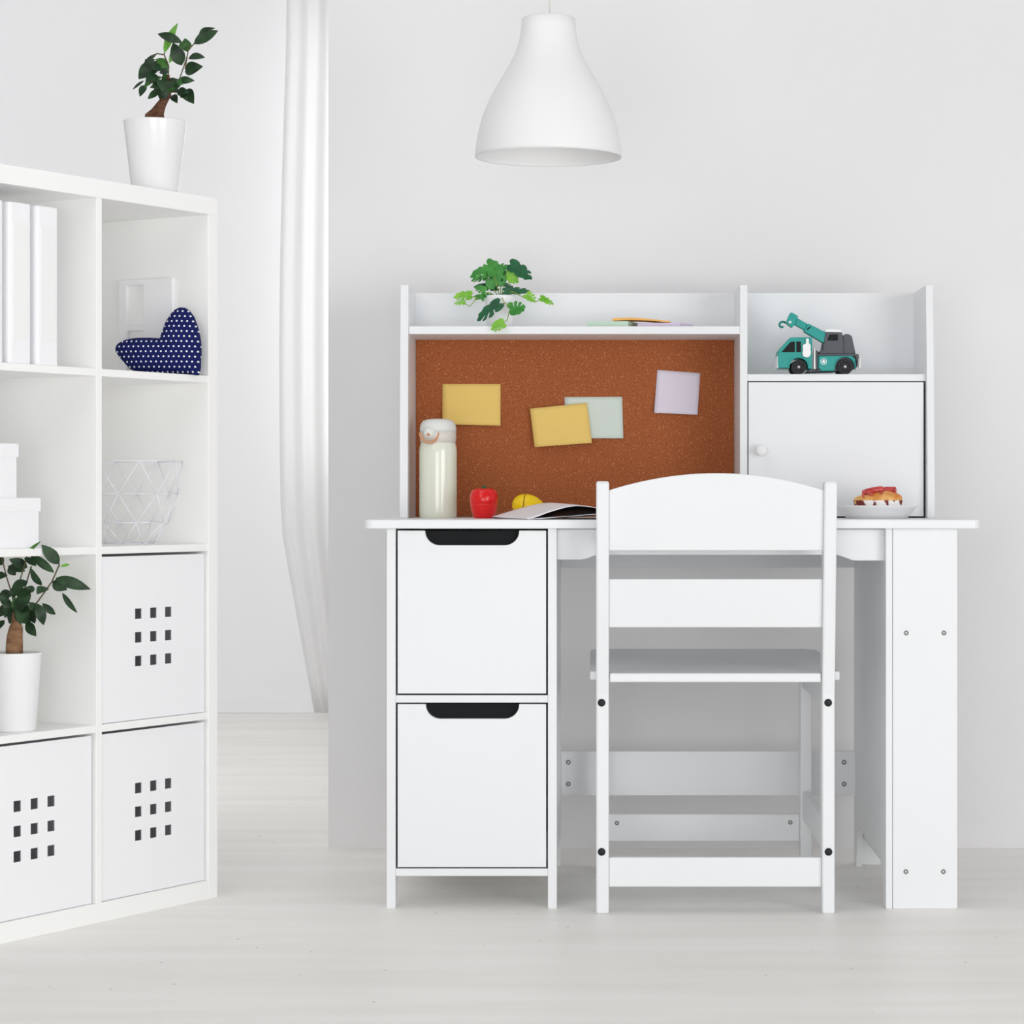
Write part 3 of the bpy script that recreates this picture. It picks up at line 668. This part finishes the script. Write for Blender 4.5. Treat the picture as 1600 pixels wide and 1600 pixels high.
mlv = [(690, 440, 590, 105, .75, 1, 0), (640, 250, 352, 335, .55, 1, -.004), (640, 290, 830, 190, .62, 1, .004), (570, 345, 362, 385, .45, 1, .006), (690, 220, 735, 440, .75, 1, .010), (810, 310, 965, 410, .75, 2, .012), (860, 185, 1135, 365, .55, 0, .016), (960, 275, 890, 145, .5, 1, .018),
       (690, 470, 395, 460, .34, 0, .004), (545, 520, 415, 470, .8, 1, -.016), (430, 600, 645, 545, .34, 1, -.018), (490, 560, 525, 648, .55, 1, -.022), (365, 575, 145, 595, .62, 2, -.02), (290, 660, 150, 675, .42, 2, -.024), (790, 520, 1110, 515, .3, 0, -.012), (800, 440, 900, 480, .5, 0, -.004),
       (1060, 560, 1170, 650, .75, 2, -.02), (1240, 600, 1405, 678, .5, 2, -.024), (720, 670, 437, 888, .5, 0, -.042), (855, 745, 1050, 700, .95, 1, -.045), (775, 915, 615, 1000, .85, 2, -.072), (760, 260, 600, 400, .7, 0, .02), (880, 270, 780, 290, .5, 0, .016)]
rnd = random.Random(11)
mb = MB()
for a0, b0, a1, b1, wd, ci, dy in mlv:
    A = P(*mc(a0, b0), MY+dy); B = P(*mc(a1, b1), MY+dy-rnd.uniform(-.006, .010))
    mb.mi = ci
    mleaf(mb, A, B, wd, Vector((rnd.uniform(-.35, .35), -1, rnd.uniform(.1, .6))), rnd.uniform(-.1, .25), rnd.uniform(.05, .2))
part('foliage', mb, ['mon_dark', 'mon_mid', 'mon_lite'], mon)
mst = [[(740, 620, 0), (735, 545, -.012), (780, 660, -.038), (850, 700, -.045)], [(780, 660, -.038), (770, 690, -.042), (715, 690, -.042)], [(850, 760, -.045), (820, 880, -.068), (772, 918, -.072)], [(640, 560, -.008), (440, 605, -.018), (355, 710, -.022), (285, 668, -.024)], [(440, 605, -.018), (360, 575, -.02)],
       [(800, 560, -.01), (880, 525, -.014), (1050, 610, -.02), (1170, 658, -.022), (1245, 618, -.024)], [(725, 600, 0), (690, 440, 0), (630, 250, 0), (605, 150, 0)], [(735, 600, 0), (740, 380, .010)], [(745, 600, 0), (810, 330, .012)], [(750, 600, 0), (850, 390, .014), (900, 260, .017)], [(715, 600, 0), (640, 480, .003), (560, 350, .005)], [(715, 600, 0), (600, 540, -.012), (500, 530, -.016)]]
mb = MB()
for q in mst: mb.tube([P(*mc(a, b_), MY+dy) for a, b_, dy in q], .0008, 6)
part('stem', mb, 'mon_stem', mon)

# ------------------------------------------------------------------ things on the worktop
# bottle
YBt = 4.118; kb = YBt/F; bxx = X(684.5, YBt); z0 = zt
def hb_(py): return zt+(806.5-py)*kb
bot = thing('vacuum_bottle', 'pale sage vacuum bottle with grey lid and tan loop standing on the desk', 'bottle', (bxx, YBt, zt))
R = 29.4*kb
part('bottle_body', MB().lathe([(.0001, z0), (R*.95, z0), (R*.985, z0+.0012), (R, hb_(797)), (R, hb_(704)), (R*.985, hb_(697)), (R*.94, hb_(691)), (R*.91, hb_(688.5)), (.0001, hb_(688))], (bxx, YBt, 0), 64), 'bottle', bot)
part('collar', MB().lathe([(R*.90, hb_(689)), (R*.955, hb_(688)), (R*.965, hb_(680)), (R*.965, hb_(673)), (R*.94, hb_(672.4)), (.0001, hb_(672))], (bxx, YBt, 0), 64), 'collar', bot)
cap = part('lid', MB().lathe([(R*.93, hb_(672.4)), (R*.97, hb_(671.6)), (R*.97, hb_(666)), (R*.92, hb_(660)), (R*.80, hb_(655)), (R*.55, hb_(652.4)), (R*.25, hb_(651.6)), (.0001, hb_(651.5))], (bxx, YBt, 0), 64), 'bottlecap', bot)
yf = YBt-R*.86
bp = (X(671, yf), hb_(674.5))
part('button', MB().lathe([(.0001, .0075), (.005, .007), (.0088, .0045), (.0094, 0), (.0094, -.004)], seg=32, mtx=Matrix.Rotation(PI/2, 4, 'X'), c=(bp[0], yf, bp[1])), 'bottlecap', cap)
part('button_dot', MB().lathe([(.0001, .0010), (.0028, .0004), (.003, -.001)], seg=20, mtx=Matrix.Rotation(PI/2, 4, 'X'), c=(bp[0]-.0012, yf-.007, bp[1]-.0028)), 'tan', cap)
b = MB()
pts = []
for i in range(21):
    a = PI+PI*i/20
    pts.append((bp[0]+.0148*math.cos(a), yf-.003+.002*math.cos(2*a), bp[1]+.001+.0165*math.sin(a)))
b.tube(pts, .0024, 10)
part('carry_loop', b, 'tan', cap, label='tan carry loop')

# apple
YAp = 4.035; ka = YAp/F; axx = X(756, YAp); R = 22*ka
ap_ = thing('toy_apple', 'glossy red toy apple with a green stem on the desk', 'toy apple', (axx, YAp, zt))
h_ = lambda py: zt+(807-py)*ka
part('apple_body', MB().lathe([(.0001, zt+.001), (R*.62, zt), (R*.72, zt+.001), (R*.88, h_(797)), (R*.97, h_(786.5)), (R*.985, h_(785.6)), (R*.955, h_(785)), (R*.955, h_(784.2)), (R*.99, h_(783.6)), (R, h_(778)), (R*.97, h_(770)), (R*.86, h_(763.5)), (R*.62, h_(760.6)), (R*.35, h_(760.8)), (R*.16, h_(763)), (.0001, h_(764))], (axx, YAp, 0), 56), 'red', ap_)
part('stem', MB().tube([(axx, YAp, h_(764)), (axx, YAp, h_(760)), (axx+.0006, YAp, h_(756.2))], [.0026, .0032, .0036], 12), 'stemgreen', ap_)
# lemon
YL_ = 4.10; kl = YL_/F; lx = X(827, YL_); rl = 18.2*kl
lem = thing('toy_lemon', 'yellow toy lemon with a dark cut line behind the magazine', 'toy lemon', (lx, YL_, zt))
mt_ = Matrix.Rotation(math.radians(8), 4, 'Y') @ Matrix.Rotation(PI/2, 4, 'Y')
prof = [(.0001, -27*kl), (5*kl, -26.6*kl), (10*kl, -24*kl), (14.5*kl, -19*kl), (17.3*kl, -12.5*kl), (17.9*kl, -9.8*kl), (17.2*kl, -9.4*kl), (17.2*kl, -8.8*kl), (18.1*kl, -8.4*kl), (18.2*kl, -3*kl), (17.4*kl, 4*kl), (15*kl, 11*kl), (11.5*kl, 17*kl), (8*kl, 21*kl), (6.2*kl, 24*kl), (5*kl, 27*kl), (3*kl, 28.6*kl), (.0001, 29*kl)]
part('lemon_body', MB().lathe(prof, (lx, YL_, zt+rl+.0004), 48, mtx=mt_), 'yellow', lem)
part('cut_line', MB().lathe([(17.95*kl, -9.75*kl), (17.95*kl, -8.45*kl)], (lx, YL_, zt+rl+.0004), 48, mtx=mt_), 'seam', lem, label='dark cut line')
# magazine
mg = thing('magazine', 'open white magazine with dark picture pages lying on the desk', 'magazine', (X(865, 3.9), 3.9, zt))
def cubic(pts, u):
    n = len(pts)-1; s = min(u*n, n-1e-6); i = int(s); f = s-i
    g = lambda k: pts[max(0, min(n, k))]
    return tuple(.5*((2*g(i)[c])+(-g(i-1)[c]+g(i+1)[c])*f+(2*g(i-1)[c]-5*g(i)[c]+4*g(i+1)[c]-g(i+2)[c])*f*f+(-g(i-1)[c]+3*g(i)[c]-3*g(i+1)[c]+g(i+2)[c])*f**3) for c in (0, 1))
Yf, Yk = 3.822, 3.985
cf = [(824, 811), (838, 807.5), (860, 799.5), (890, 791.5), (915, 791), (950, 797), (985, 806)]
ck = [(769, 807.5), (790, 801), (822, 792), (853, 786), (885, 787.5), (925, 792), (975, 803)]
def sheet(fr, bk, dz, y0=Yf, y1=Yk):
    def f(u, v):
        a, b_ = cubic(fr, u), cubic(bk, u)
        p0, p1 = P(a[0], a[1], y0), P(b_[0], b_[1], y1)
        p = p0.lerp(p1, v); p.z = max(p.z+dz, zt+.0006); return p
    return f
part('top_page', MB().grid(sheet(cf, ck, 0), 28, 10), 'paper', mg, solid=.0008)
cfi = [(824, 811.4), (850, 809.2), (890, 805), (930, 801.5), (960, 802.5), (985, 807.5)]
part('inside_page', MB().grid(sheet(cfi, ck, -.0015), 28, 10), 'darkpage', mg, solid=.0008, label='dark printed page')
cf2 = [(824, 811.6), (850, 810), (890, 806.5), (930, 803.6), (960, 804), (985, 808)]
ck2 = [(771, 808), (800, 806.5), (850, 804), (900, 802.5), (940, 803), (975, 806)]
part('lower_page', MB().grid(sheet(cf2, ck2, 0), 24, 8), 'paper', mg, solid=.0010)
part('lower_picture_page', MB().grid(sheet(cf2, ck2, -.0016), 24, 8), 'darkpage', mg, solid=.0008, label='dark printed page')
part('back_cover', MB().prism([(X(826, Yf), Yf+.001), (X(983, Yf), Yf+.001), (X(975, Yk), Yk), (X(773, Yk), Yk)], 'z', zt, zt+.0012), 'darkpage', mg)

# plate and roll
YPl = 3.99; kp = YPl/F; plx = X(1370, YPl)
pl = part('plate', MB().lathe([(.0001, zt+.002), (44*kp, zt+.002), (45*kp, zt), (47*kp, zt), (52*kp, zt+.007), (60*kp, zt+.0165), (65*kp, zt+.0195), (65.3*kp, zt+.0205), (64.5*kp, zt+.021), (59*kp, zt+.018), (50*kp, zt+.009), (45*kp, zt+.0055), (.0001, zt+.005)], (plx, YPl, 0), 72), 'ceramic')
rebase(pl, (plx, YPl, zt)); tag(pl, 'round white plate holding the roll at right end of the desk', 'plate')
hd = thing('hot_dog_roll', 'golden roll topped with red sausage in a printed paper cup on the white plate', 'food', (X(1372, YPl), YPl, zt+.005))
hc = Crop(1280, 740, 8.889)
def hq(a, b_, dy=0): return P(*hc(a, b_), YPl+dy)
zb = zt+.0056; ztopb = hq(0, 250).z
cxb, hxl = hq(815, 300).x, (hq(1150, 0).x-hq(480, 0).x)/2
def bunf(u, v):
    a = 2*PI*u; t = PI*v
    x = -math.cos(t); r = math.sin(t)**.7
    zz_ = r*math.sin(a); yy_ = r*math.cos(a)
    bump = 1+.10*math.sin(3.1*x+.6)*max(0, math.sin(a))+.03*noise.noise(Vector((x*3, yy_*2, zz_*2)))
    zc = (zb+.010+ztopb)/2
    return Vector((cxb+hxl*x, YPl+.022*yy_, zc+(ztopb-zb-.010)/2*zz_*bump+.002*x))
part('bun', MB().grid(bunf, 32, 26), 'bun', hd)
def sausage(pts, r):
    q = [hq(*p) for p in pts]; n = 12; P2 = []
    for i in range(n+1):
        u = i/n*(len(q)-1); j = min(int(u), len(q)-2); P2.append(q[j].lerp(q[j+1], u-j))
    rs = [r*(1 if 0 < i < n else .55)*(1+.06*math.sin(i*2)) for i in range(n+1)]
    return MB().tube(P2, rs, 14)
part('sausage', sausage([(600, 275, -.006), (720, 238, -.008), (900, 212, -.006)], .0052), 'sausage', hd)
part('sausage', sausage([(895, 222, .004), (980, 222, .003), (1072, 222, .002)], .0046), 'sausage', hd)
b = MB()
for pts in ([(600, 275, -.012), (612, 300, -.019), (615, 330, -.0215)], [(640, 270, -.012), (735, 290, -.019), (740, 296, -.020)], [(840, 240, -.012), (860, 280, -.018), (885, 250, -.014)], [(1050, 215, -.004), (1062, 250, -.014), (1062, 262, -.016)]):
    b.tube([hq(*p) for p in pts], [.0014, .0018, .0014], 8)
part('ketchup', b, 'sausage', hd)
b = MB(); n = 72; vs = []; fs = []
for i in range(n):
    a = 2*PI*i/n; rf = 1+.022*math.sin(a*18)
    for f_, z_ in ((.86, zb), (1.0, hq(0, 372).z)):
        vs.append((cxb+hxl*1.0*f_*rf*math.copysign(abs(math.cos(a))**.8, math.cos(a)), YPl+.0235*f_*rf*math.copysign(abs(math.sin(a))**.8, math.sin(a)), z_))
for i in range(n):
    j = (i+1) % n; fs.append((2*i, 2*j, 2*j+1, 2*i+1))
fs.append(tuple(2*i for i in range(n-1, -1, -1)))
b._new(vs, fs)
part('paper_cup', b, 'wrapper', hd, solid=.0005)

# ------------------------------------------------------------------ notes on the cork board
def note(quad, mt, label, lift=.006, base=.0006):
    yb = YC-.003-base
    def f(u, v):
        a = Vector(quad[0]).lerp(Vector(quad[1]), u); b_ = Vector(quad[3]).lerp(Vector(quad[2]), u)
        p = a.lerp(b_, v); return P(p.x, p.y, yb-lift*max(0, v-.15)**2)
    o = part('sticky_note', MB().grid(f, 10, 10), mt, solid=.0006)
    cq = f(.5, 0); rebase(o, cq)
    return tag(o, label, 'sticky note', 'sticky notes on the cork board')
note([(691.5, 600), (782, 600), (782, 665), (691, 663)], 'noteyellow', 'yellow sticky note on the cork above the bottle', .010)
note([(882, 620.5), (972, 620), (974, 685), (884, 685)], 'notemint', 'pale mint sticky note on the cork, half behind a yellow one', .006)
note([(828, 638.5), (917, 629.5), (925, 692), (835.5, 698.5)], 'noteyellow', 'tilted yellow sticky note on the cork overlapping the mint one', .009, .0082)
note([(1027, 578), (1094, 583), (1090, 648), (1022, 645)], 'notelilac', 'square lilac sticky note on the right of the cork board', .010)

# note pads on the hutch shelf
PY = 4.125
def pad(plan, z0, h, mt, label):
    o = part('note_pad', MB().prism(plan, 'z', z0, z0+h), mt, bevel=.0003)
    c_ = (sum(p[0] for p in plan)/len(plan), sum(p[1] for p in plan)/len(plan), z0)
    return tag(rebase(o, c_), label, 'note pad', 'note pads on the hutch shelf')
kP = PY/F
p1 = pad([(X(917, PY), PY+.012), (X(981, PY), PY), (X(999, PY+.06), PY+.06), (X(931, PY+.07), PY+.072)], sz1+.0002, 8.6*kP, 'padmint', 'mint note pad lying on the hutch shelf under the orange one')
p2 = pad([(X(996.5, PY), PY+.006), (X(1062, PY), PY+.004), (X(1083, PY+.05), PY+.05), (X(1012, PY+.05), PY+.062)], sz1+.0002, 6.4*kP, 'padlilac', 'lilac note pad on the hutch shelf right of the mint one')
zl = sz1+.0002+8.6*kP; zr = sz1+.0002+6.4*kP
mb = MB(); n = 10; vs = []
for i in range(n+1):
    u = i/n
    xf = X(957+(1046-957)*u, PY+.002); xk = X(968+(1050-968)*u, PY+.05)
    zz_ = zl+.0006+(zr-zl)*max(0, (u-.3)/.7)+.0030*math.sin(PI*min(1, max(0, u/.9)))*.6
    vs += [(xf, PY+.003, zz_), (xk, PY+.05, zz_), (xk, PY+.05, zz_+.0042-.002*u), (xf, PY+.003, zz_+.0042-.002*u)]
fs = [(0, 1, 2, 3), (4*n+3, 4*n+2, 4*n+1, 4*n)]
for i in range(n):
    for k_ in range(4): fs.append((4*i+k_, 4*i+4+k_, 4*i+4+(k_+1) % 4, 4*i+(k_+1) % 4))
mb._new(vs, fs)
o = part('note_pad', mb, 'padorange'); rebase(o, (X(1003, PY), PY+.025, zl)); tag(o, 'orange note pad lying across the mint and lilac pads', 'note pad', 'note pads on the hutch shelf')

# ------------------------------------------------------------------ toy crane truck
TY0, TY1 = 4.126, 4.186
kt = TY0/F/8.889; tX0 = X(1190, TY0)
def tq(a, b_): return (tX0+a*kt, tz1+(1018-b_)*kt)
truck = thing('toy_crane_truck', 'teal and grey toy crane truck on the hutch shelf above the door', 'toy truck', (tq(800, 1018)[0], (TY0+TY1)/2, tz1))
def tp(name, pts, y0, y1, mt, parent=truck, bevel=.001, **kw):
    return part(name, MB().prism([tq(*p) for p in pts], 'y', y0, y1), mt, parent, bevel=bevel, **kw)
def arch(cx, cy, r, a0, a1, n=14): return [(cx+r*math.cos(math.radians(a0+(a1-a0)*k_/n)), cy-r*math.sin(math.radians(a0+(a1-a0)*k_/n))) for k_ in range(n+1)]
cabp = [(232, 925), (228, 760), (240, 680), (385, 520), (400, 503), (690, 500), (702, 520), (702, 940), (645, 940)]+arch(515, 915, 128, -8, 188)+[(375, 925)]
cab = tp('cab', cabp, TY0, TY1, 'teal', bevel=.0014)
tp('cab_window', [(275, 708), (395, 572), (420, 562), (462, 562), (462, 708)], TY0-.0005, TY0+.001, 'window_black', cab, 0)
tp('cab_window', [(482, 708), (482, 560), (546, 560), (546, 708)], TY0-.0005, TY0+.001, 'window_black', cab, 0)
ws = MB(); a_, b_ = tq(262, 672), tq(384, 536)
ws._new([(a_[0]-.0008, TY0+.006, a_[1]), (a_[0]-.0008, TY1-.006, a_[1]), (b_[0]-.0008, TY1-.006, b_[1]), (b_[0]-.0008, TY0+.006, b_[1])], [(0, 1, 2, 3)])
part('windscreen', ws, 'window_black', cab, solid=.001)
tp('wheel_arch', arch(515, 915, 150, -8, 188)+list(reversed(arch(515, 915, 128, -8, 188))), TY0-.0014, TY0+.003, 'teal', cab, .0006)
tp('front_bumper', [(218, 930), (218, 760), (232, 755), (236, 930)], TY0+.002, TY1-.002, 'white', bevel=.0008)
tp('air_tank', [(613, 520), (655, 520), (655, 590), (676, 596), (682, 650), (676, 660), (684, 720), (676, 745), (655, 780), (625, 784), (570, 768), (562, 715), (570, 690), (566, 610), (590, 598), (613, 590)], TY0-.005, TY0, 'white', bevel=.0015)
tp('chassis', [(620, 985), (690, 930), (770, 960), (790, 745), (1330, 735), (1345, 900), (1310, 935), (1000, 975), (880, 975)], TY0+.006, TY1-.006, 'grey', bevel=.0008)
tp('side_skirt', [(790, 925), (790, 770), (800, 758), (955, 758), (1240, 752), (1300, 800), (1310, 935), (1290, 935)]+arch(1158, 910, 135, -6, 180)+[(1020, 920), (1010, 965), (835, 970)], TY0, TY1, 'teal', bevel=.001)
tp('rear_wheel_arch', arch(1158, 910, 152, 0, 180)+list(reversed(arch(1158, 910, 134, 0, 180))), TY0-.0014, TY0+.003, 'teal', bevel=.0006)
tp('deck', [(770, 757), (775, 735), (1345, 732), (1352, 760), (1335, 900), (1310, 760)], TY0-.0006, TY1+.0006, 'grey', bevel=.0006)
tp('exhaust_pipe', [(718, 945), (722, 660), (735, 645), (750, 650), (752, 950)], TY0-.001, TY0+.008, 'chrome', bevel=.0016)
tp('exhaust_guard', [(752, 945), (756, 680), (782, 690), (782, 945)], TY0+.001, TY1-.001, 'grey', bevel=.0006)
tp('rear_bar', [(1352, 930), (1360, 770), (1385, 775), (1382, 930), (1345, 945)], TY0+.003, TY0+.008, 'chrome', bevel=.001)
tp('rear_bar', [(1352, 930), (1360, 770), (1385, 775), (1382, 930), (1345, 945)], TY1-.008, TY1-.003, 'chrome', bevel=.001)
for cx_, cy_ in ((515, 915), (1158, 910)):
    for yy0, yy1, sg in ((TY0-.003, TY0+.013, -1), (TY1-.013, TY1+.003, 1)):
        c_ = tq(cx_, cy_); r_ = c_[1]-tz1
        mt2 = Matrix.Rotation(PI/2*(1 if sg < 0 else -1), 4, 'X')
        wl = part('wheel', MB().lathe([(r_*.5, -.014), (r_*.95, -.014), (r_, -.012), (r_, -.002), (r_*.95, 0), (r_*.72, .0002), (r_*.66, -.0018), (r_*.30, -.0016), (.0001, -.0016)], seg=36, mtx=mt2, c=(c_[0], yy0 if sg < 0 else yy1, c_[1])), 'tyre', truck)
        part('hub', MB().lathe([(.0001, .0014), (r_*.16, .0012), (r_*.2, 0), (r_*.2, -.002)], seg=20, mtx=mt2, c=(c_[0], yy0 if sg < 0 else yy1, c_[1])), 'chrome', wl, label='silver hub')
        if sg < 0:
            hb2 = MB()
            for k_ in range(5):
                a = math.radians(90+72*k_); hb2.disc((c_[0]+r_*.46*math.cos(a), c_[1]+r_*.46*math.sin(a)), r_*.085, yy0+.0012, yy0+.0022, 10)
            part('wheel_hole', hb2, 'window_black', wl)
# emblem: white ring with a star
c_ = tq(862, 838); b = MB(); n = 28
R1, R0_ = 45*kt, 37*kt
b.prism([(c_[0]+R1*math.cos(2*PI*k_/n), c_[1]+R1*math.sin(2*PI*k_/n)) for k_ in range(n)], 'y', TY0-.0006, TY0+.0004)
em = part('emblem', b, 'white', truck, label='white round emblem with a star')
b = MB(); b.prism([(c_[0]+R0_*math.cos(2*PI*k_/n), c_[1]+R0_*math.sin(2*PI*k_/n)) for k_ in range(n)], 'y', TY0-.0008, TY0-.0005); part('emblem_field', b, 'teal', em)
b = MB(); b.prism([(c_[0]+(R0_ if k_ % 2 == 0 else R0_*.42)*math.sin(PI*k_/5), c_[1]+(R0_ if k_ % 2 == 0 else R0_*.42)*math.cos(PI*k_/5)) for k_ in range(10)], 'y', TY0-.0011, TY0-.0007); part('emblem_star', b, 'white', em)
# turret
tur = tp('turret', [(800, 735), (805, 690), (855, 680), (890, 440), (905, 425), (1115, 425), (1140, 500), (1148, 690), (1150, 735)], TY0+.004, TY1-.004, 'grey', bevel=.0014)
tp('turret_window', [(915, 545), (945, 460), (1062, 460), (1062, 545)], TY0+.0032, TY0+.005, 'window_black', tur, 0)
tp('turret_roof', [(880, 425), (885, 395), (960, 385), (1100, 392), (1128, 420), (1110, 430)], TY0+.003, TY1-.003, 'white', tur, .001)
tp('counterweight', [(1142, 735), (1138, 500), (1150, 460), (1190, 450), (1235, 462), (1262, 490), (1305, 690), (1312, 735)], TY0+.006, TY1-.006, 'grey', bevel=.0014)
yb0, yb1 = (TY0+TY1)/2-.0095, (TY0+TY1)/2+.0095
bo = tp('boom', [(590, 415), (655, 305), (905, 435), (890, 560), (860, 575)], TY0+.006, TY0+.026, 'teal', bevel=.001)
tp('boom_extension', [(455, 315), (505, 230), (645, 310), (610, 400)], TY0+.008, TY0+.024, 'teal', bo, .001)
bt_ = tp('boom_tip', [(345, 300), (375, 215), (405, 155), (425, 152), (515, 205), (440, 355), (425, 360)], TY0+.005, TY0+.027, 'teal', bo, .0012)
tp('boom_pin', [(640, 375), (680, 345), (690, 352), (650, 395), (630, 395)], TY0+.0054, TY0+.0064, 'window_black', bo, 0)
c_ = tq(398, 288); part('boom_bolt', MB().disc(c_, .0022, TY0+.0042, TY0+.0056, 16), 'chrome', bo)
b = MB(); hk = [(345, 290), (325, 282), (300, 275), (275, 285), (258, 310), (262, 338), (280, 352), (300, 350), (310, 338)]
b.tube([(tq(*p)[0], TY0+.016, tq(*p)[1]) for p in hk], .0019, 8)
part('hook', b, 'tealdark', bo)
